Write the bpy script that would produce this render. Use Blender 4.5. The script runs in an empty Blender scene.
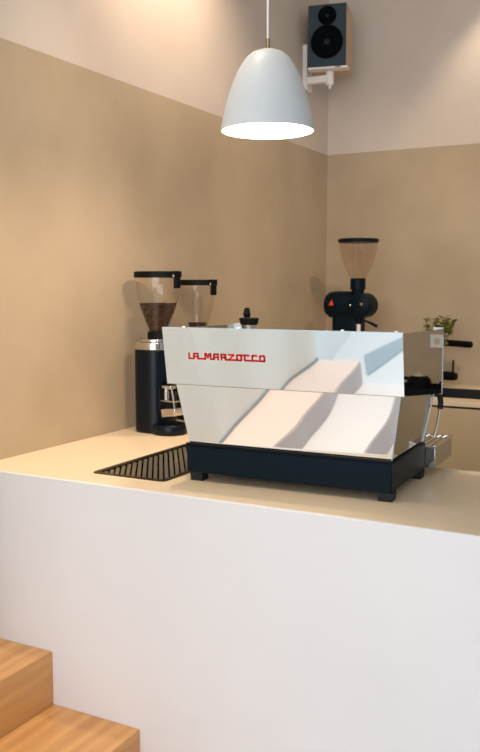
import bpy, bmesh, math, random
from mathutils import Vector, Matrix
S = bpy.context.scene
C = S.collection
R = math.radians
PI = math.pi
random.seed(7)

# ------------------------------------------------------------------ materials
def mat(name, col, rough=.5, metal=0, spec=.5, emit=None, estr=0, coat=0):
    m = bpy.data.materials.new(name); m.use_nodes = True
    b = m.node_tree.nodes['Principled BSDF']
    b.inputs['Base Color'].default_value = (*col, 1)
    b.inputs['Roughness'].default_value = rough
    b.inputs['Metallic'].default_value = metal
    b.inputs['Specular IOR Level'].default_value = spec
    b.inputs['Coat Weight'].default_value = coat
    if emit:
        b.inputs['Emission Color'].default_value = (*emit, 1)
        b.inputs['Emission Strength'].default_value = estr
    return m

def nodes(m): return m.node_tree.nodes, m.node_tree.links, m.node_tree.nodes['Principled BSDF']

def noise_color(m, c1, c2, scale=3, detail=6, vec='Position', stretch=(1, 1, 1), lo=.3, hi=.7, bump=0, bscale=40):
    n, l, b = nodes(m)
    geo = n.new('ShaderNodeNewGeometry'); mp = n.new('ShaderNodeMapping'); mp.inputs['Scale'].default_value = stretch
    l.new(geo.outputs['Position'], mp.inputs['Vector'])
    ns = n.new('ShaderNodeTexNoise'); ns.inputs['Scale'].default_value = scale; ns.inputs['Detail'].default_value = detail
    l.new(mp.outputs[0], ns.inputs['Vector'])
    cr = n.new('ShaderNodeValToRGB')
    cr.color_ramp.elements[0].position = lo; cr.color_ramp.elements[0].color = (*c1, 1)
    cr.color_ramp.elements[1].position = hi; cr.color_ramp.elements[1].color = (*c2, 1)
    l.new(ns.outputs['Fac'], cr.inputs['Fac']); l.new(cr.outputs[0], b.inputs['Base Color'])
    if bump:
        n2 = n.new('ShaderNodeTexNoise'); n2.inputs['Scale'].default_value = bscale; n2.inputs['Detail'].default_value = 4
        l.new(mp.outputs[0], n2.inputs['Vector'])
        bp = n.new('ShaderNodeBump'); bp.inputs['Strength'].default_value = bump; bp.inputs['Distance'].default_value = .01
        l.new(n2.outputs['Fac'], bp.inputs['Height']); l.new(bp.outputs[0], b.inputs['Normal'])
    return cr

def wall_mat():
    """clay-washed wall: tan below the painted line at z = 2.425, off-white above"""
    m = mat('two_tone_clay_paint', (.6, .5, .38), .85, spec=.15)
    n, l, b = nodes(m)
    geo = n.new('ShaderNodeNewGeometry'); sp = n.new('ShaderNodeSeparateXYZ'); l.new(geo.outputs['Position'], sp.inputs[0])
    ns = n.new('ShaderNodeTexNoise'); ns.inputs['Scale'].default_value = 2.2; ns.inputs['Detail'].default_value = 7
    l.new(geo.outputs['Position'], ns.inputs['Vector'])
    a = n.new('ShaderNodeValToRGB'); c = n.new('ShaderNodeValToRGB')
    for cr, c1, c2 in ((a, (.435, .338, .228), (.515, .405, .283)), (c, (.62, .53, .45), (.68, .59, .51))):
        cr.color_ramp.elements[0].position = .3; cr.color_ramp.elements[1].position = .7
        cr.color_ramp.elements[0].color = (*c1, 1); cr.color_ramp.elements[1].color = (*c2, 1)
        l.new(ns.outputs['Fac'], cr.inputs['Fac'])
    g = n.new('ShaderNodeMath'); g.operation = 'GREATER_THAN'; g.inputs[1].default_value = 2.425
    l.new(sp.outputs['Z'], g.inputs[0])
    mx = n.new('ShaderNodeMix'); mx.data_type = 'RGBA'
    l.new(g.outputs[0], mx.inputs['Factor']); l.new(a.outputs[0], mx.inputs['A']); l.new(c.outputs[0], mx.inputs['B'])
    l.new(mx.outputs['Result'], b.inputs['Base Color'])
    n2 = n.new('ShaderNodeTexNoise'); n2.inputs['Scale'].default_value = 26; n2.inputs['Detail'].default_value = 5
    l.new(geo.outputs['Position'], n2.inputs['Vector'])
    bp = n.new('ShaderNodeBump'); bp.inputs['Strength'].default_value = .12; bp.inputs['Distance'].default_value = .01
    l.new(n2.outputs['Fac'], bp.inputs['Height']); l.new(bp.outputs[0], b.inputs['Normal'])
    return m

def oak_mat():
    m = mat('oak', (.55, .3, .12), .38, spec=.5)
    n, l, b = nodes(m)
    geo = n.new('ShaderNodeNewGeometry'); mp = n.new('ShaderNodeMapping'); mp.inputs['Scale'].default_value = (9, .9, 9)
    l.new(geo.outputs['Position'], mp.inputs['Vector'])
    ns = n.new('ShaderNodeTexNoise'); ns.inputs['Scale'].default_value = 2.3; ns.inputs['Detail'].default_value = 8; ns.inputs['Distortion'].default_value = .9
    l.new(mp.outputs[0], ns.inputs['Vector'])
    wv = n.new('ShaderNodeTexWave'); wv.inputs['Scale'].default_value = .55; wv.inputs['Distortion'].default_value = 7; wv.inputs['Detail'].default_value = 4
    l.new(mp.outputs[0], wv.inputs['Vector'])
    mx = n.new('ShaderNodeMath'); mx.operation = 'ADD'; l.new(ns.outputs['Fac'], mx.inputs[0])
    ml = n.new('ShaderNodeMath'); ml.operation = 'MULTIPLY'; ml.inputs[1].default_value = .22; l.new(wv.outputs['Fac'], ml.inputs[0]); l.new(ml.outputs[0], mx.inputs[1])
    cr = n.new('ShaderNodeValToRGB')
    cr.color_ramp.elements[0].position = .38; cr.color_ramp.elements[0].color = (.47, .225, .075, 1)
    cr.color_ramp.elements[1].position = .8; cr.color_ramp.elements[1].color = (.62, .325, .115, 1)
    l.new(mx.outputs[0], cr.inputs['Fac']); l.new(cr.outputs[0], b.inputs['Base Color'])
    return m

def glass_mat(name, tint=(.97, .95, .92), k=.0):
    m = bpy.data.materials.new(name); m.use_nodes = True
    n, l = m.node_tree.nodes, m.node_tree.links; n.clear()
    o = n.new('ShaderNodeOutputMaterial'); t = n.new('ShaderNodeBsdfTransparent'); t.inputs[0].default_value = (*tint, 1)
    g = n.new('ShaderNodeBsdfGlossy'); g.inputs['Roughness'].default_value = .07
    f = n.new('ShaderNodeLayerWeight'); f.inputs['Blend'].default_value = .5
    p_ = n.new('ShaderNodeMath'); p_.operation = 'POWER'; p_.inputs[1].default_value = 4; l.new(f.outputs['Facing'], p_.inputs[0])
    a = n.new('ShaderNodeMath'); a.operation = 'MULTIPLY_ADD'; a.inputs[1].default_value = .45; a.inputs[2].default_value = .05 + k; l.new(p_.outputs[0], a.inputs[0])
    mx = n.new('ShaderNodeMixShader'); l.new(a.outputs[0], mx.inputs[0]); l.new(t.outputs[0], mx.inputs[1]); l.new(g.outputs[0], mx.inputs[2])
    l.new(mx.outputs[0], o.inputs[0]); return m

def mirror_mat(name, col, rough=.03, wave=.0, scale=2.0):
    m = mat(name, col, rough, 1)
    if wave:
        n, l, b = nodes(m)
        tc = n.new('ShaderNodeTexCoord'); ns = n.new('ShaderNodeTexNoise'); ns.inputs['Scale'].default_value = scale; ns.inputs['Detail'].default_value = 0
        l.new(tc.outputs['Object'], ns.inputs['Vector'])
        bp = n.new('ShaderNodeBump'); bp.inputs['Strength'].default_value = 1; bp.inputs['Distance'].default_value = wave
        l.new(ns.outputs['Fac'], bp.inputs['Height']); l.new(bp.outputs[0], b.inputs['Normal'])
    return m

M = dict(
    wall=wall_mat(), oak=oak_mat(),
    taupe=mat('shaded_riser', (.47, .43, .42), .6), seat2=mat('pale_glare_step', (.79, .755, .74), .42), wallblue=mat('pale_blue_grey_paint', (.64, .69, .69), .7),  # taupe holds riser shade, seat2 holds window glare on the treads
    skirt=mat('grey_blue_skirting', (.25, .28, .30), .6),
    seat=mat('rose_glare_step', (.80, .66, .58), .42, spec=.5), seatwall=mat('pale_green_grey_paint', (.68, .69, .64), .6), mat=mat('blue_grey_patch', (.33, .40, .45), .8),  # seat: window glare on the upper tread put into a rose tone
    plaster=mat('white_plaster', (.70, .67, .665), .8, spec=.2),
    top=mat('sand_microcement', (.66, .5, .33), .32, spec=.5),
    floor=mat('pale_concrete', (.68, .72, .73), .45),
    ceil=mat('ceiling_paint', (.8, .77, .72), .9),
    cab=mat('tan_cabinet_laminate', (.50, .38, .23), .55),
    gap=mat('shadow_gap', (.03, .025, .02), .8),
    black=mat('black_powder_coat', (.002, .008, .014), .42, spec=.1),
    blackm=mat('black_matte_plastic', (.003, .004, .005), .55, spec=.12),
    grinder=mat('black_enamel', (.001, .005, .011), .32, spec=.25),
    rubber=mat('black_rubber', (.008, .01, .012), .6, spec=.3),
    mirror=mirror_mat('mirror_polished_steel', (.93, .93, .92), .025, .0012, 3.2),
    mirror_dark=mirror_mat('dimmed_polished_steel', (.50, .49, .47), .02),  # same steel as the back, colour lowered to deepen its dim reflections
    steel=mat('polished_steel', (.72, .72, .71), .16, 1),
    brush=mat('brushed_steel', (.36, .32, .26), .38, .9),
    darkrim=mat('dark_bronze_rim', (.10, .08, .05), .35, 1),
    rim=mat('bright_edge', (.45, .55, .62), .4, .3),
    red=mat('red_enamel', (.55, .002, .005), .4, spec=.2),
    shade=mat('lamp_white', (.52, .55, .565), .5),
    inner=mat('lamp_inner_white', (.9, .88, .84), .7),
    cable=mat('white_cable', (.75, .75, .75), .5),
    brass=mat('aged_brass', (.35, .27, .15), .35, 1),
    bulb=mat('bulb_glow', (1, .9, .75), .5, emit=(1, .86, .66), estr=30),
    glass=glass_mat('clear_hopper_plastic'),
    smoke=glass_mat('smoky_hopper_plastic', (.93, .88, .83), .02),
    bean=mat('roasted_bean', (.05, .017, .007), .35, spec=.5),
    spk=mat('slate_grey_baffle', (.035, .056, .070), .6, spec=.2),
    cone=mat('black_driver_cone', (.002, .003, .004), .8, spec=.05),
    cap=mat('dust_cap', (.008, .012, .016), .5, spec=.2),
    birch=mat('birch_veneer', (.60, .41, .25), .5),
    white=mat('white_metal', (.82, .78, .75), .45),
    leaf=mat('leaf_green', (.19, .20, .03), .5),
    stem=mat('plant_stem', (.10, .09, .03), .6),
    ceramic=mat('cream_ceramic', (.62, .5, .36), .4),
    orange=mat('orange_red_emblem', (.8, .06, .02), .4),
    lightmark=mat('pale_grey_mark', (.6, .6, .6), .5),
    sinkm=mat('black_composite', (.008, .009, .01), .5),
)
noise_color(M['plaster'], (.675, .645, .64), (.715, .69, .68), 1.6, 6, bump=.06, bscale=30)
noise_color(M['top'], (.72, .575, .40), (.78, .635, .455), 2.4, 6)
noise_color(M['cab'], (.485, .365, .215), (.52, .40, .245), 3, 5)

# ------------------------------------------------------------------ mesh helpers
def obj(name, bm, m, parent=None, smooth=False, bevel=0, seg=2):
    me = bpy.data.meshes.new(name); bmesh.ops.recalc_face_normals(bm, faces=bm.faces); bm.to_mesh(me); bm.free()
    ms = m if isinstance(m, (list, tuple)) else [m]
    for x in ms: me.materials.append(x)
    if smooth:
        for p in me.polygons: p.use_smooth = True
    o = bpy.data.objects.new(name, me); C.objects.link(o)
    if parent: o.parent = parent
    if bevel:
        b = o.modifiers.new('bevel', 'BEVEL'); b.width = bevel; b.segments = seg; b.limit_method = 'ANGLE'; b.angle_limit = R(40)
    if smooth or bevel:
        for p in me.polygons: p.use_smooth = True
        try: me.set_sharp_from_angle(angle=R(38))
        except Exception: pass
    return o

def tag(o, label=None, cat=None, group=None, kind=None):
    if label: o['label'] = label
    if cat: o['category'] = cat
    if group: o['group'] = group
    if kind: o['kind'] = kind
    return o

def thing(name, label, cat, loc=(0, 0, 0), rz=0, group=None):
    o = bpy.data.objects.new(name, None); C.objects.link(o); o.location = loc; o.rotation_euler = (0, 0, rz)
    o.empty_display_size = .05
    return tag(o, label, cat, group)

def struct(name, bm, m, bevel=0): return tag(obj(name, bm, m, bevel=bevel), kind='structure')

def box(bm, x0, x1, y0, y1, z0, z1):
    v = [bm.verts.new((x, y, z)) for z in (z0, z1) for x, y in ((x0, y0), (x1, y0), (x1, y1), (x0, y1))]
    for f in ((0, 3, 2, 1), (4, 5, 6, 7), (0, 1, 5, 4), (1, 2, 6, 5), (2, 3, 7, 6), (3, 0, 4, 7)): bm.faces.new([v[i] for i in f])
    return bm
def B(*a): return box(bmesh.new(), *a)

def hexa(bm, bot, top):
    a = [bm.verts.new(p) for p in bot]; b = [bm.verts.new(p) for p in top]; n = len(a)
    bm.faces.new(a[::-1]); bm.faces.new(b)
    for i in range(n): bm.faces.new((a[i], a[(i + 1) % n], b[(i + 1) % n], b[i]))
    return bm

def lathe(bm, prof, n=48, c=(0, 0, 0), axis=None, closed=False):
    """prof: (r, h) points; revolved about z, or along `axis`"""
    rings = []; q = Vector((0, 0, 1)).rotation_difference(Vector(axis).normalized()) if axis else None
    for r, h in prof:
        if r < 1e-6:
            p = Vector((0, 0, h)); p = (q @ p if q else p) + Vector(c); rings.append([bm.verts.new(p)])
        else:
            ring = []
            for i in range(n):
                p = Vector((r * math.cos(2 * PI * i / n), r * math.sin(2 * PI * i / n), h)); p = (q @ p if q else p) + Vector(c); ring.append(bm.verts.new(p))
            rings.append(ring)
    pairs = list(zip(rings, rings[1:]))
    if closed: pairs.append((rings[-1], rings[0]))
    for a, b in pairs:
        if len(a) == 1 and len(b) == 1: continue
        for i in range(n):
            j = (i + 1) % n
            if len(a) == 1: bm.faces.new((a[0], b[j], b[i]))
            elif len(b) == 1: bm.faces.new((a[i], a[j], b[0]))
            else: bm.faces.new((a[i], a[j], b[j], b[i]))
    return bm
def L(prof, n=48, c=(0, 0, 0), axis=None, closed=False): return lathe(bmesh.new(), prof, n, c, axis, closed)
def cyl(r, z0, z1, c=(0, 0, 0), axis=None, n=40, ch=.0):
    if ch: return L([(0, z0), (r - ch, z0), (r, z0 + ch), (r, z1 - ch), (r - ch, z1), (0, z1)], n, c, axis)
    return L([(0, z0), (r, z0), (r, z1), (0, z1)], n, c, axis)

def tube(bm, pts, r, n=12):
    pts = [Vector(p) for p in pts]; rings = []; up = None
    for i, p in enumerate(pts):
        d = (pts[min(i + 1, len(pts) - 1)] - pts[max(i - 1, 0)]).normalized()
        if up is None: up = d.orthogonal().normalized()
        up = (up - d * up.dot(d)).normalized(); s = d.cross(up)
        rr = r[i] if isinstance(r, (list, tuple)) else r
        rings.append([bm.verts.new(p + (up * math.cos(2 * PI * k / n) + s * math.sin(2 * PI * k / n)) * rr) for k in range(n)])
    for a, b in zip(rings, rings[1:]):
        for k in range(n): bm.faces.new((a[k], a[(k + 1) % n], b[(k + 1) % n], b[k]))
    bm.faces.new(rings[0][::-1]); bm.faces.new(rings[-1]); return bm
def T(pts, r, n=12): return tube(bmesh.new(), pts, r, n)

def rounded(x0, x1, y0, y1, r, k=8):
    out = []
    for cx, cy, a0 in ((x1 - r, y1 - r, 0), (x0 + r, y1 - r, 90), (x0 + r, y0 + r, 180), (x1 - r, y0 + r, 270)):
        for i in range(k + 1): a = R(a0 + 90 * i / k); out.append((cx + r * math.cos(a), cy + r * math.sin(a)))
    return out
def prism(outline, z0, z1): return hexa(bmesh.new(), [(x, y, z0) for x, y in outline], [(x, y, z1) for x, y in outline])

def slab(xs, ys, inside, z0, z1):
    """one welded slab over the grid cells that are inside"""
    bm = bmesh.new(); vs = {}
    def v(i, j, z):
        k = (i, j, z)
        if k not in vs: vs[k] = bm.verts.new((xs[i], ys[j], z))
        return vs[k]
    nx, ny = len(xs) - 1, len(ys) - 1
    ok = lambda i, j: 0 <= i < nx and 0 <= j < ny and inside((xs[i] + xs[i + 1]) / 2, (ys[j] + ys[j + 1]) / 2)
    for i in range(nx):
        for j in range(ny):
            if not ok(i, j): continue
            bm.faces.new((v(i, j, z1), v(i + 1, j, z1), v(i + 1, j + 1, z1), v(i, j + 1, z1)))
            bm.faces.new((v(i, j, z0), v(i, j + 1, z0), v(i + 1, j + 1, z0), v(i + 1, j, z0)))
            for di, dj, a, b in ((-1, 0, (i, j + 1), (i, j)), (1, 0, (i + 1, j), (i + 1, j + 1)), (0, -1, (i, j), (i + 1, j)), (0, 1, (i + 1, j + 1), (i, j + 1))):
                if not ok(i + di, j + dj): bm.faces.new((v(*a, z0), v(*b, z0), v(*b, z1), v(*a, z1)))
    return bm

# ------------------------------------------------------------------ the setting
FZ = -.21            # customer floor
YB = 3.222           # back wall
XL = -2.2            # left wall
CE = 3.75
struct('floor', B(-2.4, 4.2, -5.2, YB + .2, FZ - .1, FZ), M['floor'])
struct('ceiling', B(-2.4, 4.2, -5.2, YB + .2, CE, CE + .1), M['ceil'])
struct('wall_left', B(XL - .15, XL, 0, YB, FZ, CE), M['wall'])
struct('wall_customer_side', B(XL - .15, XL, -5.2, 0, FZ, CE), M['wallblue'])
struct('wall_back', B(XL - .15, 4.2, YB, YB + .15, FZ, CE), M['wall'])
# shop front behind the camera with a wide window
XF0, XF1, ZF0, ZF1 = -2.0, 3.0, .25, 3.3
struct('wall_front', slab([XL, XF0, XF1, 4.2], [FZ, ZF0, ZF1, CE], lambda x, y: not (XF0 < x < XF1 and ZF0 < y < ZF1), 0, .15), M['plaster'])
wf = bpy.data.objects['wall_front']; wf.rotation_euler = (R(90), 0, 0); wf.location = (0, -5.05, 0)
bm = bmesh.new()
for x in (XF0, XF0 + 1.65, XF0 + 3.3, XF1 - .05): box(bm, x, x + .05, -5.16, -5.09, ZF0, ZF1)
for z in (ZF0, ZF1 - .05): box(bm, XF0, XF1, -5.16, -5.09, z, z + .05)
struct('window_1', bm, M['white'])
# white return wall and added seat steps, window glare put into their pale colour, at the customer side
def wall_face(off=0):
    ks = [(-.52, -1.955), (-.95, -1.915), (-1.4, -1.872), (-1.85, -1.892), (-2.20, -1.835)]; out = []
    for (ya, xa), (yb, xb) in zip(ks, ks[1:]):
        for i in range(6): f = i / 6; out.append((xa + (xb - xa) * f * f * (3 - 2 * f) + off, ya + (yb - ya) * f))
    return out + [(ks[-1][1] + off, ks[-1][0])]
struct('wall_steps', prism([(XL + .001, -.52)] + wall_face() + [(XL + .001, -2.20)], .3385, 2.5), M['seatwall'])
YE = -2.20
struct('trim_1', prism(wall_face(.0005) + wall_face(.010)[::-1], .3385, .352), M['skirt'])
def edge(dx): return [(-.803, -1.66 + dx), (-1.12, -1.605 + dx), (-1.45, -1.572 + dx), (-1.83, -1.600 + dx), (YE, -1.570 + dx)]
def seat_between(z, e0, e1, label):
    def dense(e):
        out = []
        for (ya, xa), (yb, xb) in zip(e, e[1:]):
            for i in range(6):
                f = i / 6; g = f * f * (3 - 2 * f); out.append((xa + (xb - xa) * g, ya + (yb - ya) * f))
        out.append((e[-1][1], e[-1][0])); return out
    a_ = dense(e0) if e0 else [(XL + .001, e1[0][0]), (XL + .001, YE)]
    o = obj('glare_step', prism(a_ + dense(e1)[::-1], FZ + .0005, z), M['seat' if z > .3 else 'seat2'])  # stands in for oak treads washed pale by window glare
    dn = dense(e1); rp = obj('riser', prism([(x + .0005, y) for x, y in dn] + [(x + .005, y) for x, y in dn[::-1]], max(z - (.136 if z > .3 else .18), FZ + .001), z - .012), M['taupe'], o)  # riser shade put into taupe; bare strip above left as highlight line
    tag(rp, 'riser with shade put into its taupe colour')
    return tag(o, label, 'step')
seat_between(.337, None, edge(0), 'upper added seat step with window glare in its pale colour, mirrored in the back of the espresso machine')
seat_between(.20, edge(.006), edge(.33), 'middle added seat step with window glare in its pale colour, mirrored in the back of the espresso machine')
seat_between(.02, edge(.336), edge(.68), 'lowest added seat step with window glare in its pale colour, mirrored in the back of the espresso machine')
tag(obj('floor_patch', hexa(bmesh.new(), [(-1.95, -3.54, FZ + .001), (-1.84, -3.21, FZ + .001), (-1.70, -3.60, FZ + .001), (-1.45, -4.25, FZ + .001), (-1.50, -4.32, FZ + .001), (-1.75, -3.84, FZ + .001)], [(-1.95, -3.54, FZ + .012), (-1.84, -3.21, FZ + .012), (-1.70, -3.60, FZ + .012), (-1.45, -4.25, FZ + .012), (-1.50, -4.32, FZ + .012), (-1.75, -3.84, FZ + .012)]), M['mat']), 'thin blue-grey floor patch mirrored at the top right of the machine back', 'mat')  # thin flat slab, darker than the floor
# solid oak steps, one piece each
for nm, x0, x1, z in (('upper', XL + .001, -1.847, .338), ('middle', -1.846, -1.495, .154), ('lower', -1.494, -1.145, -.03)):
    o = obj('oak_step', B(x0, x1, -.80, -.001, FZ + .0005, z), M['oak'], bevel=.002)
    tag(o, {'upper': 'solid oak step, the upper one, against the white bar front at bottom left',
            'middle': 'solid oak step, the middle one below the higher block, cut by the bottom edge',
            'lower': 'lowest oak step, just below the picture, beside the white bar'}[nm], 'step')

# ------------------------------------------------------------------ bar and counters
bar = thing('bar_counter', 'white plastered bar front running across the whole picture', 'counter', (-.6, 0, FZ))
o = obj('front_panel', B(XL + .601, 1.5, 0, .012, 0, .93 - FZ), M['plaster'], bar, bevel=.002)
o = obj('carcass', slab([XL + .601, -1.18, -.86, 1.5], [.012, .12, .738, .7415], lambda x, y: not (-1.18 < x < -.86 and .12 < y < .738), 0, .8995 - FZ), M['plaster'], bar)
GX0, GX1, GY0, GY1 = -1.766, -1.483, .132, .73
tag(obj('bar_worktop', slab([XL, GX0, -1.55, GX1, .9], [.012, GY0, GY1, .765, 2.40], lambda x, y: (y < .765 or x < -1.55) and not (GX0 < x < GX1 and GY0 < y < GY1), .90, .93), M['top'], bevel=.0015),
    'sand coloured bar worktop under the espresso machine, turning back along the left wall', 'worktop')
# back counter
SX0, SX1, SY0, SY1 = -1.36, -.45, 2.555, 3.03
BZ = .945
tag(obj('back_worktop', slab([XL, SX0, SX1, 1.5], [2.402, SY0, SY1, YB], lambda x, y: not (SX0 < x < SX1 and SY0 < y < SY1), BZ - .026, BZ), M['top'], bevel=.0015),
    'sand coloured worktop on the back counter around the black sink', 'worktop')
bs = thing('sink', 'black rectangular sink sunk in the back worktop, right of the machine', 'sink', (-.9, 2.8, .93))
bm = bmesh.new(); t = .008
x0, x1, y0, y1 = SX0 + .9, SX1 + .9, SY0 - 2.8, SY1 - 2.8
box(bm, x0, x1, y0, y1, -.19, -.18); box(bm, x0, x0 + t, y0, y1, -.18, .012); box(bm, x1 - t, x1, y0, y1, -.18, .012)
box(bm, x0 + t, x1 - t, y0, y0 + t, -.18, .012); box(bm, x0 + t, x1 - t, y1 - t, y1, -.18, .012)
obj('basin', bm, M['sinkm'], bs)
obj('drain', cyl(.035, -.18, -.175), M['steel'], bs)
def cabinet(x, label, dx=.6):
    c = thing('base_cabinet', label, 'cabinet', (x, 2.42, FZ), group='tan base cabinets under the back counter')
    zt = BZ - .026 - FZ
    bm = bmesh.new(); box(bm, 0, .018, 0, .16, .1, zt - .001); box(bm, dx - .018, dx, 0, .16, .1, zt - .001); box(bm, .018, dx - .018, 0, .16, .1, .118)
    box(bm, .018, dx - .018, .15, .16, .118, zt - .001)
    obj('carcass', bm, M['cab'], c)
    obj('door', B(.0015, dx - .0015, -.018, -.001, .1, zt - .012), M['cab'], c, bevel=.0015)
    obj('finger_gap', B(.018, dx - .018, -.001, .004, zt - .013, zt - .001), M['gap'], c)
    obj('plinth', B(0, dx, .05, .066, 0, .1), M['blackm'], c)
cabinet(-1.50, 'tan base cabinet with a plain door, seen right of the machine below the sink')
cabinet(-.90, 'tan base cabinet, first one beyond the right edge of the picture')
cabinet(-.30, 'tan base cabinet, second one beyond the right edge of the picture')
# left return under the grinders
tag(obj('grinder_cabinet', B(XL + .001, -1.57, .742, 2.40, FZ, .8995), M['cab'], bevel=.002), 'tan cabinet carrying the worktop along the left wall', 'cabinet')

# drip grate let into the bar worktop
g = thing('drip_grate', 'dark metal drip grate with slanted bars let into the worktop left of the machine', 'drip tray', ((GX0 + GX1) / 2, (GY0 + GY1) / 2, .93))
hx, hy = (GX1 - GX0) / 2, (GY1 - GY0) / 2
ft = obj('tray', slab([-hx, -hx + .004, hx - .004, hx], [-hy, -hy + .004, hy - .004, hy], lambda x, y: not (abs(x) < hx - .004 and abs(y) < hy - .004), -.05, .0), M['blackm'], g)
obj('tray_floor', B(-hx + .004, hx - .004, -hy + .004, hy - .004, -.05, -.046), M['blackm'], g)
out = rounded(-hx - .006, hx + .006, -hy - .006, hy + .006, .022, 5); inn = rounded(-hx + .016, hx - .016, -hy + .016, hy - .016, .014, 5)
bm = bmesh.new(); rings = [[bm.verts.new((x, y, z)) for x, y in o_] for o_, z in ((out, .0002), (out, .002), (inn, .002), (inn, -.012))]
n_ = len(out)
for a, b in zip(rings, rings[1:]):
    for i in range(n_): bm.faces.new((a[i], a[(i + 1) % n_], b[(i + 1) % n_], b[i]))
obj('rim', bm, M['darkrim'], g)
ang = math.atan2(.83, -.55); d = Vector((math.cos(ang), math.sin(ang))); nrm = Vector((-d.y, d.x))
ix, iy = hx - .016, hy - .016
k = -30
while k < 31:
    c0 = nrm * (k * .0185)
    # clip the bar line to the inner rectangle
    lo, hi = -9, 9
    for a in (0, 1):
        lim = (ix, iy)[a]
        if abs(d[a]) > 1e-6:
            s1, s2 = sorted(((-lim - c0[a]) / d[a], (lim - c0[a]) / d[a])); lo, hi = max(lo, s1), min(hi, s2)
    if hi - lo > .025:
        p, q = c0 + d * (lo + .006), c0 + d * (hi - .006); w = nrm * .0062
        quad = [p - w, q - w, q + w, p + w]
        obj('bar', hexa(bmesh.new(), [(v.x, v.y, -.010) for v in quad], [(v.x, v.y, -.0015) for v in quad]), M['brush'], g)
    k += 1

# ------------------------------------------------------------------ espresso machine (local: u along back, v to the barista, z up)
em = thing('espresso_machine', 'mirror-polished two-group espresso machine with red lettering on its black base, back towards us', 'espresso machine', (-1.42115, .1932, .93), R(1.93))
base = obj('base', B(-.008, .671, -.006, .385, .028, .1165), M['black'], em, bevel=.004)
obj('base_lip', B(-.009, .672, -.0095, .0, .1165, .1240), M['blackm'], em, bevel=.001)
for x in (0, .627):
    for y in (.001, .335): obj('foot', hexa(bmesh.new(), rounded3 := [(x + .002, y + .002, 0), (x + .043, y + .002, 0), (x + .043, y + .043, 0), (x + .002, y + .043, 0)], [(x, y, .028), (x + .045, y, .028), (x + .045, y + .045, .028), (x, y + .045, .028)]), M['rubber'], em)
# lower body: sides lean, chrome panel on the customer side
e = .004
obj('lower_body', hexa(bmesh.new(), [(.004, .004, .1195), (.663, .004, .1195), (.663, .372, .1195), (.004, .372, .1195)],
                       [(-.022, -.034, .318), (.697, -.034, .318), (.690, .41, .318), (-.015, .41, .318)]), M['mirror_dark'], em)
lp = obj('lower_back_panel', hexa(bmesh.new(), [(.001, 0, .1195), (.667, 0, .1195), (.667, .004, .1195), (.001, .004, .1195)],
                       [(-.026, -.040, .318), (.701, -.040, .318), (.701, -.036, .318), (-.026, -.036, .318)]), M['mirror'], em)
obj('side_trim', T([(.664, .372, .1195), (.6945, .412, .300)], .0028, 8), M['rim'], em)
obj('side_trim', T([(.003, .372, .1195), (-.020, .412, .300)], .0028, 8), M['rim'], em)
# upper housing
UX0, UX1 = -.0435, .7165
hs = obj('upper_housing', hexa(bmesh.new(), [(UX0 + .002, -.055, .320), (UX1, -.055, .320), (UX1, .404, .277), (UX0 + .002, .404, .277)],
                       [(UX0 + .002, -.080, .462), (UX1, -.080, .462), (UX1, .404, .462), (UX0 + .002, .404, .462)]), M['mirror_dark'], em)
up = obj('upper_back_panel', hexa(bmesh.new(), [(UX0 - .002, -.061, .320), (UX1 + .002, -.061, .320), (UX1 + .002, -.056, .320), (UX0 - .002, -.056, .320)],
                       [(UX0 - .002, -.090, .497), (UX1 + .002, -.090, .497), (UX1 + .002, -.085, .497), (UX0 - .002, -.085, .497)]), M['mirror'], em)
obj('panel_seam', hexa(bmesh.new(), [(UX0 - .002, -.0615, .3182), (UX1 + .002, -.0615, .3182), (UX1 + .002, -.056, .3182), (UX0 - .002, -.056, .3182)],
                       [(UX0 - .002, -.0615, .3200), (UX1 + .002, -.0615, .3200), (UX1 + .002, -.056, .3200), (UX0 - .002, -.056, .3200)]), M['brass'], em)
obj('panel_edge', T([(.6685, .001, .1195), (.7022, -.039, .318)], .0016, 8), M['rim'], em)
obj('panel_edge', hexa(bmesh.new(), [(UX0 - .002, -.0905, .497), (UX1 + .002, -.0905, .497), (UX1 + .002, -.084, .497), (UX0 - .002, -.084, .497)],
                       [(UX0 - .002, -.0905, .4995), (UX1 + .002, -.0905, .4995), (UX1 + .002, -.084, .4995), (UX0 - .002, -.084, .4995)]), M['rim'], em)
for x0_, x1_, nm in ((UX0, UX0 + .003, 'side_panel'), (UX1 - .003, UX1, 'side_panel')):
    obj(nm, hexa(bmesh.new(), [(x0_, -.080, .462), (x1_, -.080, .462), (x1_, .404, .462), (x0_, .404, .462)], [(x0_, -.085, .4955), (x1_, -.085, .4955), (x1_, .404, .4885), (x0_, .404, .4885)]), M['mirror_dark'], em)
for x0_, x1_ in ((UX0, UX0 + .03), (UX1 - .032, UX1)):
    obj('fascia_corner', B(x0_, x1_, .402, .411, .462, .4925), M['rim'], em, bevel=.001)
obj('front_fascia', hexa(bmesh.new(), [(UX0 - .001, .404, .275), (UX1 + .001, .404, .275), (UX1 + .001, .412, .275), (UX0 - .001, .412, .275)],
                       [(UX0 - .001, .402, .4615), (UX1 + .001, .402, .4615), (UX1 + .001, .411, .4615), (UX0 - .001, .411, .4615)]), M['rim'], em)
for x in (.218, .545, .70, .03):
    obj('screw_cap', L([(0, 0), (.005, 0), (.005, .002), (.003, .004), (0, .0045)], 16, (x, -.0872, .4992)), M['white'], em, smooth=True)
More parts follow.
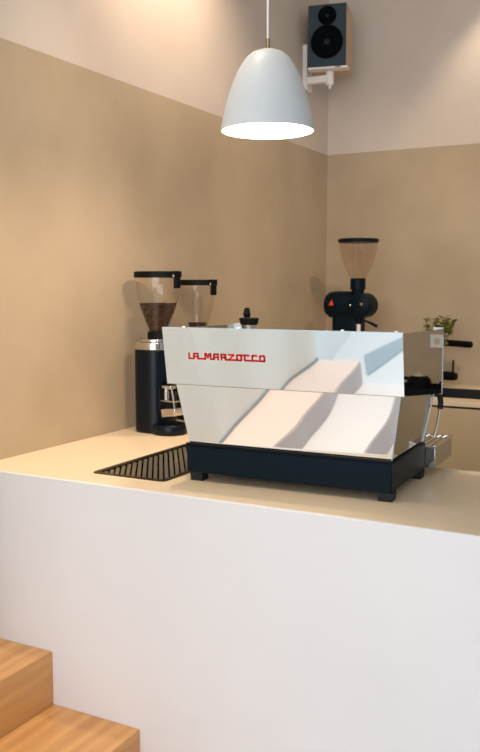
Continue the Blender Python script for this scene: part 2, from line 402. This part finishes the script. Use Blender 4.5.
# barista side: group heads, drip tray, steam wands
dt = obj('drip_tray_box', slab([.0, .012, .56, .69, .705], [.386, .396, .615, .63], lambda x, y: True, .030, .098), M['mirror_dark'], em, bevel=.003)
bm = bmesh.new()
box(bm, -.002, .707, .384, .392, .098, .102); box(bm, -.002, .707, .622, .632, .098, .102); box(bm, -.002, .006, .392, .622, .098, .102); box(bm, .697, .707, .392, .622, .098, .102)
obj('tray_rim', bm, M['steel'], dt)
bm = bmesh.new()
for i in range(34): x = .02 + i * .0198; box(bm, x, x + .008, .394, .620, .0982, .101)
obj('tray_grille', bm, M['steel'], dt)
for x in (.2, .47):
    gh = obj('group_head', L([(0, .30), (.034, .30), (.036, .285), (.036, .24), (.031, .235), (0, .235)], 32, (x, .48, 0)), M['steel'], em, smooth=True)
    obj('group_neck', T([(x, .40, .31), (x, .44, .305), (x, .475, .295)], .028, 16), M['steel'], gh)
    obj('portafilter_handle', T([(x, .51, .235), (x, .56, .232), (x, .66, .215)], [.012, .013, .016], 14), M['blackm'], gh)
for s in (0, 1):
    x0 = .682 if s else -.01; f = 1 if s else -1
    w = obj('steam_wand', T([(x0 - .012 * f, .44, .29), (x0, .48, .278), (x0 + .010 * f, .50, .245), (x0 + .008 * f, .50, .215), (x0, .50, .157), (x0 - .010 * f, .50, .112)], .0055, 12), M['steel'], em, smooth=True)
    obj('wand_grip', T([(x0 - .006 * f, .46, .285), (x0, .48, .278), (x0 + .008 * f, .497, .255), (x0 + .010 * f, .50, .235), (x0 + .008 * f, .50, .213)], .0095, 12), M['rubber'], w, smooth=True)
    obj('steam_knob', cyl(.02, .412, .44, (x0 - .05 * f, 0, .385), (0, 1, 0), 24, .003), M['blackm'], em, smooth=True)
# red lettering on the upper back panel
GL = {  # strokes on a 0..w x 0..1 cell, w = advance
    'L': ([[(0, 1), (0, 0), (.75, 0)]], .75),
    'A': ([[(0, 0), (0, .82), (.15, 1), (.75, 1), (.75, 0)], [(0, .42), (.75, .42)]], .75),
    'M': ([[(0, 0), (0, 1), (.2, 1), (.5, .35), (.8, 1), (1.0, 1), (1.0, 0)]], 1.0),
    'R': ([[(0, 0), (0, 1), (.75, 1), (.75, .45), (.0, .45)], [(.45, .45), (.75, .12), (.75, 0)]], .75),
    'Z': ([[(0, 1), (.85, 1), (0, 0), (.85, 0)]], .85),
    'O': ([[(.1, 0), (0, .1), (0, .9), (.1, 1), (.65, 1), (.75, .9), (.75, .1), (.65, 0), (.1, 0)]], .75),
    'C': ([[(.75, 1), (.1, 1), (0, .9), (0, .1), (.1, 0), (.75, 0)]], .75)}
CAPH = .0155
def lettering():
    bm = bmesh.new(); sx, sz, x = .0192, .0215, 0
    segs = []
    word = [('L', 1), ('A', 2), (' ', 0), ('M', 1), ('A', 0), ('R', 1), ('Z', 1), ('O', 2), ('C', 1), ('C', 1), ('O', 0)]
    gapw = .60
    for ch, link in word:
        if ch == ' ': continue
        st, w = GL[ch]
        for s in st: segs.append([(x + a, b) for a, b in s])
        if link == 1 and ch != 'O': segs.append([(x + w, 0), (x + w + (.14 if ch == 'L' else gapw), 0)])
        if ch == 'L': pass
        if ch == 'A' and link == 2: segs.append([(x + w, 0), (x + w + gapw + .75, 0)]); x += .75
        if ch == 'O' and link == 2: segs.append([(x + w, 1), (x + w + gapw, 1)])
        x += w + (.14 if ch == 'L' else gapw)
    tot = x - gapw; k = .2560 / tot; th = .0027
    def P(a, b, t):   # on the leaning panel face
        z = .4035 - .320 + b * CAPH; v = -.061 - z * (.029 / .177)
        return Vector((.0430 + a * k, v - t, .320 + z))
    for s in segs:
        for (a, b), (c, d_) in zip(s, s[1:]):
            p, q = Vector((a * k, b * CAPH)), Vector((c * k, d_ * CAPH)); dd = (q - p).normalized(); nn = Vector((-dd.y, dd.x)) * th; p -= dd * th; q += dd * th
            quad = [p - nn, q - nn, q + nn, p + nn]
            hexa(bm, [P(v.x / k, v.y / CAPH, -.0003) for v in quad], [P(v.x / k, v.y / CAPH, .0012) for v in quad])
    return bm
obj('red_lettering', lettering(), M['red'], up)

tm = thing('tamper', 'black-handled coffee tamper standing on top of the machine, left of centre', 'tamper', (-1.42115 + .092 - .0084, .1932 + .25 + .003, .93 + .4625))
obj('base', cyl(.025, 0, .034, n=36, ch=.001), M['steel'], tm, smooth=True)
obj('collar', L([(0, .034), (.029, .0342), (.0305, .037), (.0335, .054), (.032, .0565), (0, .058)], 36), M['blackm'], tm, smooth=True)
obj('handle', L([(0, .058), (.011, .058), (.0105, .062), (.0135, .068), (.010, .082), (.008, .090), (.0, .092)], 28, (-.008, 0, 0)), M['blackm'], tm, smooth=True)

# ------------------------------------------------------------------ coffee grinders on the left
def lidmark(par, x, y, z, s):
    bm = bmesh.new(); hexa(bm, [(x - s, y, z - s), (x + s, y, z - s), (x, y, z + s)], [(x - s, y - .001, z - s), (x + s, y - .001, z - s), (x, y - .001, z + s)])
    obj('maker_emblem', bm, M['lightmark'], par)
def grinder(loc, rz, label, zs, hr, lr, zl, full=True):
    t = thing('coffee_grinder', label, 'coffee grinder', loc, rz, 'coffee grinders along the left wall')
    # body: rounded column, spout side along +x
    obj('body', prism(rounded(-.092, .062, -.085, .085, .06, 8), .004, .358), M['grinder'], t, bevel=.004)
    obj('chrome_band', prism(rounded(-.0945, .0645, -.0875, .0875, .0625, 8), .358, .390), M['steel'], t, bevel=.003)
    obj('top_plate', prism(rounded(-.07, .05, -.07, .07, .055, 8), .390, .403), M['steel'], t, bevel=.003)
    obj('base_foot', L([(0, .001), (.073, .001), (.076, .006), (.076, .036), (.071, .043), (0, .045)], 40, (.083, -.02, 0)), M['grinder'], t, smooth=True)
    # grounds fork and spout
    obj('spout_housing', prism(rounded(.070, .125, -.045, .045, .018, 5), .185, .226), M['blackm'], t, bevel=.003)
    fk = obj('portafilter_fork', hexa(bmesh.new(), [(.076, -.07, .073), (.15, -.07, .085), (.15, -.01, .085), (.076, -.01, .073)], [(.070, -.07, .112), (.152, -.07, .118), (.152, -.01, .118), (.070, -.01, .112)]), M['steel'], t, bevel=.004)
    obj('spout', L([(0, .205), (.018, .205), (.018, .200), (.011, .195), (.011, .150), (.0, .150)], 24, (.093, -.055, 0)), M['steel'], fk, smooth=True)
    obj('fork_plate', B(.072, .150, -.072, -.03, .143, .149), M['steel'], fk, bevel=.002)
    obj('spout_cap', B(.078, .128, -.07, -.03, .197, .212), M['steel'], fk, bevel=.003)
    obj('fork_rod', T([(.126, -.06, .20), (.138, -.062, .15), (.144, -.062, .11)], .004, 8), M['steel'], fk)
    obj('fork_back', B(.064, .0705, -.075, -.02, .10, .21), M['grinder'], fk, bevel=.002)
    # hopper
    hx_ = .002
    obj('hopper_collar', L([(0, .402), (.047, .402), (.047, .428), (.042, .436), (.0, .436)], 36, (hx_, 0, 0)), M['blackm'], t, smooth=True)
    z0 = .430
    pr = [(.041, z0), (hr * .90, z0 + (zl - z0) * .55), (hr * .97, z0 + (zl - z0) * .8), (hr, zl)]
    hp = obj('hopper', L(pr, 48, (hx_, 0, 0)), M['glass'], t, smooth=True)
    lid = obj('hopper_lid', L([(0, zl), (lr, zl), (lr, zl + .023), (lr - .004, zl + .026), (0, zl + .026)], 48, (hx_, 0, 0)), M['blackm'], t, smooth=True)
    bm = B(hx_ + lr - .012, hx_ + lr + .014, -.02, .02, zl - .001, zl + .027); box(bm, hx_ + lr - .002, hx_ + lr + .013, -.016, .016, zl - .045, zl - .001)
    obj('lid_clip', bm, M['blackm'], lid, bevel=.003)
    lidmark(lid, hx_ + lr + .004, -.0215, zl + .008, .005)
    return t, hx_
def beans(name, label, c, prof, n, par_mat):
    """a heap of roasted beans filling the cone given by prof (r, z)"""
    bm = bmesh.new()
    lathe(bm, [(0, prof[0][1])] + [(r - .007, z) for r, z in prof] + [(0, prof[-1][1] - .004)], 32)
    bmesh.ops.create_icosphere; rnd = random.Random(3)
    for i in range(n):
        if rnd.random() < .75:
            k_ = rnd.random() ** .7 * (len(prof) - 1); a = min(int(k_), len(prof) - 2); f = k_ - a
            r = prof[a][0] * (1 - f) + prof[a + 1][0] * f - .0065; z = prof[a][1] * (1 - f) + prof[a + 1][1] * f
        else: r = prof[-1][0] * rnd.random() ** .5 - .007; z = prof[-1][1] - .003
        r = max(r, .001); th = rnd.random() * 2 * PI
        m4 = Matrix.Translation((r * math.cos(th), r * math.sin(th), z - .001)) @ Matrix.Rotation(rnd.random() * 6, 4, 'Z') @ Matrix.Rotation(rnd.random() * 6, 4, 'X') @ Matrix.Diagonal((.0055, .0036, .003, 1))
        bmesh.ops.create_icosphere(bm, subdivisions=1, radius=1, matrix=m4)
    o = obj(name, bm, M['bean'], smooth=True); o.location = c
    return tag(o, label, 'coffee beans', kind='stuff')
RZG = R(-8)
ga, hx_ = grinder((-2.040, .945, .93), RZG, 'black coffee grinder with a bean-filled hopper, nearest the left wall', 1, .094, .102, .664)
hc = Matrix.Rotation(RZG, 3, 'Z') @ Vector((hx_, 0, 0))
beans('coffee_beans', 'roasted coffee beans filling the lower half of the front grinder hopper', (ga.location.x + hc.x, ga.location.y + hc.y, .93),
      [(.040, .437), (.084, .556)], 900, None)
gb, _ = grinder((-2.068, 1.32, .93), RZG, 'black coffee grinder with a nearly empty hopper, behind the machine', .6, .083, .090, .632)
hc = Matrix.Rotation(RZG, 3, 'Z') @ Vector((hx_, 0, 0))
beans('coffee_beans', 'last few dark beans at the bottom of the second, nearly empty hopper', (gb.location.x + hc.x, gb.location.y + hc.y, .93),
      [(.040, .437), (.048, .460)], 160, None)

# ------------------------------------------------------------------ shop grinder in the corner
k = thing('shop_grinder', 'black shop coffee grinder with tall smoky cone hopper in the corner of the back counter', 'coffee grinder', (-1.80, 2.75, BZ))
Z = lambda z: z - BZ
obj('foot_plate', prism(rounded(-.19, .09, -.14, .12, .03, 6), 0, .03), M['black'], k, bevel=.004)
obj('column', prism(rounded(-.15, .03, -.06, .08, .035, 6), .03, Z(1.42)), M['black'], k, bevel=.004)
obj('motor_housing', L([(0, -.204), (.03, -.203), (.062, -.195), (.077, -.175), (.083, -.145), (.083, -.02), (.079, .0), (0, .0)], 48, (0, 0, Z(1.448)), (1, 0, 0)), M['black'], k, smooth=True)
hd = obj('grinding_head', L([(0, -.10), (.055, -.10), (.070, -.09), (.074, -.07), (.074, .05), (.06, .06), (0, .06)], 48, (.038, 0, Z(1.446)), (0, 1, 0)), M['black'], k, smooth=True)
obj('head_screw', L([(0, 0), (.009, 0), (.009, .006), (.0, .008)], 20, (.062, -.106, Z(1.455)), (0, -1, 0)), M['brass'], hd, smooth=True)
obj('head_screw', L([(0, 0), (.005, 0), (.005, .004), (.0, .006)], 16, (-.010, -.102, Z(1.448)), (0, -1, 0)), M['steel'], hd, smooth=True)
obj('hopper_neck', L([(0, Z(1.49)), (.036, Z(1.49)), (.038, Z(1.54)), (.046, Z(1.542)), (.046, Z(1.604)), (.041, Z(1.608)), (0, Z(1.608))], 40), M['black'], k, smooth=True)
pr = [(.040, Z(1.600)), (.056, Z(1.625)), (.080, Z(1.675)), (.097, Z(1.725)), (.109, Z(1.78)), (.115, Z(1.822))]
obj('hopper', L(pr, 56), M['smoke'], k, smooth=True)
obj('hopper_lid', L([(0, Z(1.820)), (.117, Z(1.820)), (.122, Z(1.825)), (.122, Z(1.837)), (.117, Z(1.842)), (0, Z(1.843))], 56), M['black'], k, smooth=True)
obj('outlet', L([(0, Z(1.29)), (.011, Z(1.29)), (.013, Z(1.345)), (0, Z(1.345))], 24, (.03, -.06, -.01)), M['white'], k, smooth=True)
obj('spout_bracket', cyl(.024, Z(1.34), Z(1.40), (.03, -.05, 0), n=24, ch=.003), M['black'], k, smooth=True)
obj('bag_clamp_lever', T([(.045, -.07, Z(1.358)), (.08, -.075, Z(1.355)), (.115, -.075, Z(1.342)), (.150, -.075, Z(1.325))], [.006, .006, .008, .010], 12), M['black'], k, smooth=True)
em_ = bmesh.new(); 
cx, cz, yy = -.137, Z(1.462), -.0825
hexa(em_, [(cx - .017, yy + .004, cz - .017), (cx + .015, yy + .001, cz - .017), (cx + .004, yy - .001, cz + .019)], [(cx - .017, yy - .002, cz - .017), (cx + .015, yy - .005, cz - .017), (cx + .004, yy - .007, cz + .019)])
obj('triangle_emblem', em_, M['orange'], k)

# ------------------------------------------------------------------ back counter things
tp = thing('kitchen_tap', 'black mixer tap with straight spout and side lever, behind the machine', 'tap', (-1.445, 2.95 + .168, BZ))
obj('tap_body', cyl(.024, 0, .285, n=28, ch=.003), M['blackm'], tp, smooth=True)
obj('spout', T([(0, 0, .27), (.06, -.02, .270), (.16, -.05, .268), (.262, -.082, .266), (.270, -.084, .266)], [.020, .020, .020, .020, .013], 16), M['blackm'], tp, smooth=True)
hn = obj('handle', T([(0, 0, .066), (.15, -.05, .066), (.172, -.056, .066)], [.026, .027, .022], 20), M['blackm'], tp, smooth=True)
obj('lever', T([(.150, -.05, .085), (.152, -.05, .166)], .0062, 10), M['blackm'], hn, smooth=True)

pl = thing('potted_plant', 'small leafy green plant in a cream vase behind the machine', 'plant', (-1.352, 2.90, BZ))
obj('vase', L([(0, 0), (.032, 0), (.040, .03), (.042, .08), (.030, .13), (.020, .155), (.022, .17), (.019, .17), (.017, .155), (.0, .15)], 32), M['ceramic'], pl, smooth=True)
bs_ = bmesh.new(); bl = bmesh.new(); rnd = random.Random(5)
tips = []
for i in range(13):
    a = rnd.random() * 2 * PI; s = .03 + .07 * rnd.random(); zt = .35 + .095 * rnd.random()
    pts = [(0, 0, .15), (s * .25 * math.cos(a), s * .25 * math.sin(a), .24), (s * .7 * math.cos(a), s * .7 * math.sin(a), (zt + .24) / 2), (s * math.cos(a), s * math.sin(a), zt)]
    tube(bs_, pts, .0016, 5)
    for j in range(14):
        f = .35 + .65 * j / 13; q0 = Vector(pts[2]).lerp(Vector(pts[3]), (f - .35) / .65) if f > .5 else Vector(pts[1]).lerp(Vector(pts[2]), f)
        la = rnd.random() * 2 * PI; ln = .026 + .02 * rnd.random(); wd = ln * .46
        dv = Vector((math.cos(la), math.sin(la), rnd.uniform(-.2, .7))).normalized(); sd = dv.cross(Vector((0, 0, 1))).normalized(); nn = sd.cross(dv)
        ps = [q0, q0 + dv * ln * .35 + sd * wd + nn * .002, q0 + dv * ln * .75 + sd * wd * .7, q0 + dv * ln, q0 + dv * ln * .75 - sd * wd * .7, q0 + dv * ln * .35 - sd * wd + nn * .002]
        bl.faces.new([bl.verts.new(p) for p in ps])
obj('stems', bs_, M['stem'], pl)
lf = obj('foliage', bl, M['leaf'], pl); sm = lf.modifiers.new('thickness', 'SOLIDIFY'); sm.thickness = .0012

# things only the machine's polished side shows
so = thing('power_socket', 'white square power socket on the back wall, mirrored in the side of the machine', 'socket', (-.185, YB - .001, 1.217), 0)
obj('cover_plate', B(-.042, .042, -.010, .0, -.042, .042), M['white'], so, bevel=.003)
obj('socket_well', cyl(.021, .010, .0112, (0, 0, 0), (0, -1, 0), 28), M['ceramic'], so, smooth=True)
ty = thing('serving_tray', 'long black tray on the back counter, mirrored low in the side of the machine', 'tray', (-.14, 2.70, BZ))
obj('tray_base', B(-.26, .26, -.15, .15, 0, .012), M['blackm'], ty, bevel=.002)
obj('tray_wall', slab([-.26, -.252, .252, .26], [-.15, -.142, .142, .15], lambda x, y: not (abs(x) < .252 and abs(y) < .142), .012, .045), M['blackm'], ty)
kt = thing('pouring_kettle', 'squat black kettle with a cream lid, mirrored in the side of the machine', 'kettle', (-.185, 2.72, BZ + .0125))
obj('kettle_body', L([(0, 0), (.075, 0), (.078, .01), (.066, .07), (.05, .085), (0, .09)], 36), M['blackm'], kt, smooth=True)
obj('kettle_lid', L([(0, .088), (.040, .088), (.036, .100), (.010, .104), (.010, .114), (.0, .116)], 30), M['ceramic'], kt, smooth=True)
obj('kettle_handle', T([(.060, 0, .07), (.12, 0, .075), (.14, 0, .05), (.135, 0, .02)], .010, 12), M['blackm'], kt, smooth=True)
obj('kettle_spout', T([(-.07, 0, .02), (-.11, 0, .03), (-.13, 0, .06)], [.010, .008, .006], 12), M['blackm'], kt, smooth=True)

# ------------------------------------------------------------------ pendant lamp
pd = thing('pendant_lamp', 'white bell-shaped pendant lamp hanging on a white cable above the bar', 'lamp', (-1.2865, .48, 2.070))
prof = [(r * .915, z * 1.0) for r, z in [(.1705, 0), (.1655, .03), (.155, .075), (.142, .115), (.128, .150), (.111, .187), (.095, .213), (.077, .236), (.057, .251), (.030, .260), (.010, .262)]]
inn = [(r - .003, z - (.0 if i == 0 else .003)) for i, (r, z) in enumerate(prof)][::-1]
sh = obj('lamp_shade', L(prof + [(.0, .262)], 72), [M['shade'], M['inner']], pd, smooth=True)
obj('shade_lining', L([(r - .004, z + .001 if i == 0 else z - .004) for i, (r, z) in enumerate(prof)] + [(0, .2575)], 72), M['inner'], pd, smooth=True)
obj('rim_edge', L([(.156, 0), (.156, -.0012), (.152, -.0012), (.152, .001)], 72, closed=True), M['shade'], pd, smooth=True)
obj('stem', cyl(.0075, .262, .296, n=20), M['brass'], pd, smooth=True)
obj('cable', cyl(.0036, .296, CE - 2.08 - .02, n=14), M['cable'], pd, smooth=True)
obj('ceiling_rose', cyl(.05, CE - 2.08 - .025, CE - 2.08 - .001, n=32, ch=.003), M['cable'], pd, smooth=True)
obj('lamp_holder', cyl(.02, .15, .243, n=24), M['cable'], pd, smooth=True)
obj('bulb', L([(0, .045), (.02, .047), (.038, .06), (.045, .085), (.038, .115), (.022, .145), (.018, .165)], 32), M['bulb'], pd, smooth=True)

# ------------------------------------------------------------------ loudspeaker and bracket
YAW = R(12.4)
sp = thing('loudspeaker', 'grey-fronted birch loudspeaker on the white bracket high in the corner', 'loudspeaker', (-2.017, 2.755, 2.868), YAW)
W2, H2, D2 = .115, .357, .25
obj('cabinet', B(-W2, W2, 0, D2, 0, H2), M['birch'], sp, bevel=.002)
obj('baffle', B(-W2 + .001, W2 - .001, -.012, -.0005, .001, H2 - .001), M['spk'], sp, bevel=.001)
def driver(z, r, nm):
    d_ = obj(nm, L([(r * 1.0, .0005), (r, .005), (r * .93, .006), (r * .86, .004), (r * .5, .002), (0, .001)], 48, (0, -.0122, z), (0, -1, 0)), M['cone'], sp, smooth=True)
    obj('dust_cap', L([(r * .2, .001), (r * .16, .005), (0, .007)], 32, (0, -.0125, z), (0, -1, 0)), M['cap'], d_, smooth=True)
# drivers sit on the baffle
driver(.140, .097, 'woofer'); driver(.290, .055, 'tweeter')
br = thing('speaker_bracket', 'white steel wall bracket carrying the loudspeaker', 'bracket', (XL, 2.85, 2.76))
obj('wall_plate', B(.001, .030, -.045, .045, 0, .27), M['white'], br, bevel=.002)
obj('arm', B(.030, .195, -.055, -.015, .030, .072), M['white'], br, bevel=.003)
obj('pivot', cyl(.024, .012, .0935, (.178, -.035, 0), n=28, ch=.003), M['white'], br, smooth=True)
obj('pivot_bolt', cyl(.009, -.008, .012, (.178, -.035, 0), n=16), M['white'], br, smooth=True)
o = obj('support_plate', B(-.115, .125, -.01, .07, 0, .0125), M['white'], br, bevel=.003); o.location = (2.2 - 2.017, 2.755 - 2.85, .0945); o.rotation_euler = (0, 0, YAW)
o = obj('slot', B(.05, .085, -.0115, -.0105, .004, .009), M['gap'], br); o.location = (2.2 - 2.017, 2.755 - 2.85, .0945); o.rotation_euler = (0, 0, YAW)

# ------------------------------------------------------------------ ceiling spots (modelled fittings, the one over the seat steps added) and lights
def spot(x, y, tx, ty, tz, power, label, size=70, blend=.6, col=(1, .81, .60), rad=.03):
    t_ = thing('ceiling_spot', label, 'spotlight', (x, y, CE), group='white spotlights on the ceiling')
    obj('canopy', cyl(.045, -.025, -.001, n=28, ch=.003), M['white'], t_, smooth=True)
    d_ = (Vector((tx, ty, tz)) - Vector((x, y, CE - .09))).normalized()
    h = obj('lamp_head', L([(.0, -.05), (.030, -.05), (.034, -.045), (.036, .05), (.032, .05), (.030, .02), (.0, .02)], 28, (0, 0, -.09), d_), M['white'], t_, smooth=True)
    l_ = bpy.data.lights.new('spot', 'SPOT'); l_.energy = power; l_.spot_size = R(size); l_.spot_blend = blend; l_.color = col; l_.shadow_soft_size = rad
    o = bpy.data.objects.new('spot_light', l_); C.objects.link(o); o.location = Vector((x, y, CE - .09)) + d_ * .06
    o.rotation_euler = d_.to_track_quat('-Z', 'Y').to_euler()
spot(-1.62, 1.2, -2.2, 1.25, 2.3, 95, 'white ceiling spot aimed at the left wall above the grinders', 105, 1, (1, .76, .56))
spot(-.95, 2.82, -.95, 3.25, 1.9, 36, 'white ceiling spot washing the right half of the back wall', 80)
spot(.45, .55, -1.9, 2.9, 1.5, 130, 'white ceiling spot aimed across the room into the corner', 44, .8, (1, .81, .6), .015)
spot(-1.25, -.55, -1.8, -.2, .2, 105, 'white ceiling spot above the oak steps', 55)
spot(-1.7, .3, -1.75, .5, .93, 90, 'white ceiling spot over the left end of the bar', 60, .8, (1, .84, .66))
spot(-1.75, -1.5, -1.55, -1.5, 0, 120, 'added white ceiling spot brightening the seat treads', 60, .7, (1, .93, .86))  # added lamp, lifts the treads against their risers

pt = bpy.data.lights.new('bulb_light', 'POINT'); pt.energy = 20; pt.color = (1, .80, .58); pt.shadow_soft_size = .05
o = bpy.data.objects.new('bulb_light', pt); C.objects.link(o); o.location = (-1.2865, .48, 2.10)

def area(name, loc, tgt, sx, sy, e_, col):
    a = bpy.data.lights.new(name, 'AREA'); a.shape = 'RECTANGLE'; a.size = sx; a.size_y = sy; a.energy = e_; a.color = col
    o = bpy.data.objects.new(name, a); C.objects.link(o); o.location = loc
    o.rotation_euler = (Vector(tgt) - Vector(loc)).to_track_quat('-Z', 'Y').to_euler(); return o
area('shop_window_daylight', (.5, -5.0, 1.9), (.5, 0, 1.7), 4.8, 2.8, 185, (.90, .94, 1.0))
area('side_window_daylight', (4.1, -1.2, 1.9), (-2, .4, 1.2), 3.6, 2.6, 10, (.84, .92, 1.0))

w = bpy.data.worlds.new('world'); S.world = w; w.use_nodes = True
w.node_tree.nodes['Background'].inputs[0].default_value = (.86, .90, 1, 1); w.node_tree.nodes['Background'].inputs[1].default_value = .3

# ------------------------------------------------------------------ camera
cd = bpy.data.cameras.new('camera'); cam = bpy.data.objects.new('camera', cd); C.objects.link(cam)
cd.sensor_fit = 'HORIZONTAL'; cd.sensor_width = 24; cd.lens = 850 / 480 * 24
cam.location = (0, -2.12, 1.55); cam.rotation_euler = (R(90 - 5.9107), 0, R(28.1374))
cd.clip_start = .05
cd.dof.use_dof = True; cd.dof.focus_distance = 2.75; cd.dof.aperture_fstop = 5.6
S.camera = cam
S.view_settings.view_transform = 'Standard'; S.view_settings.look = 'None'; S.view_settings.gamma = 1; S.view_settings.exposure = 0
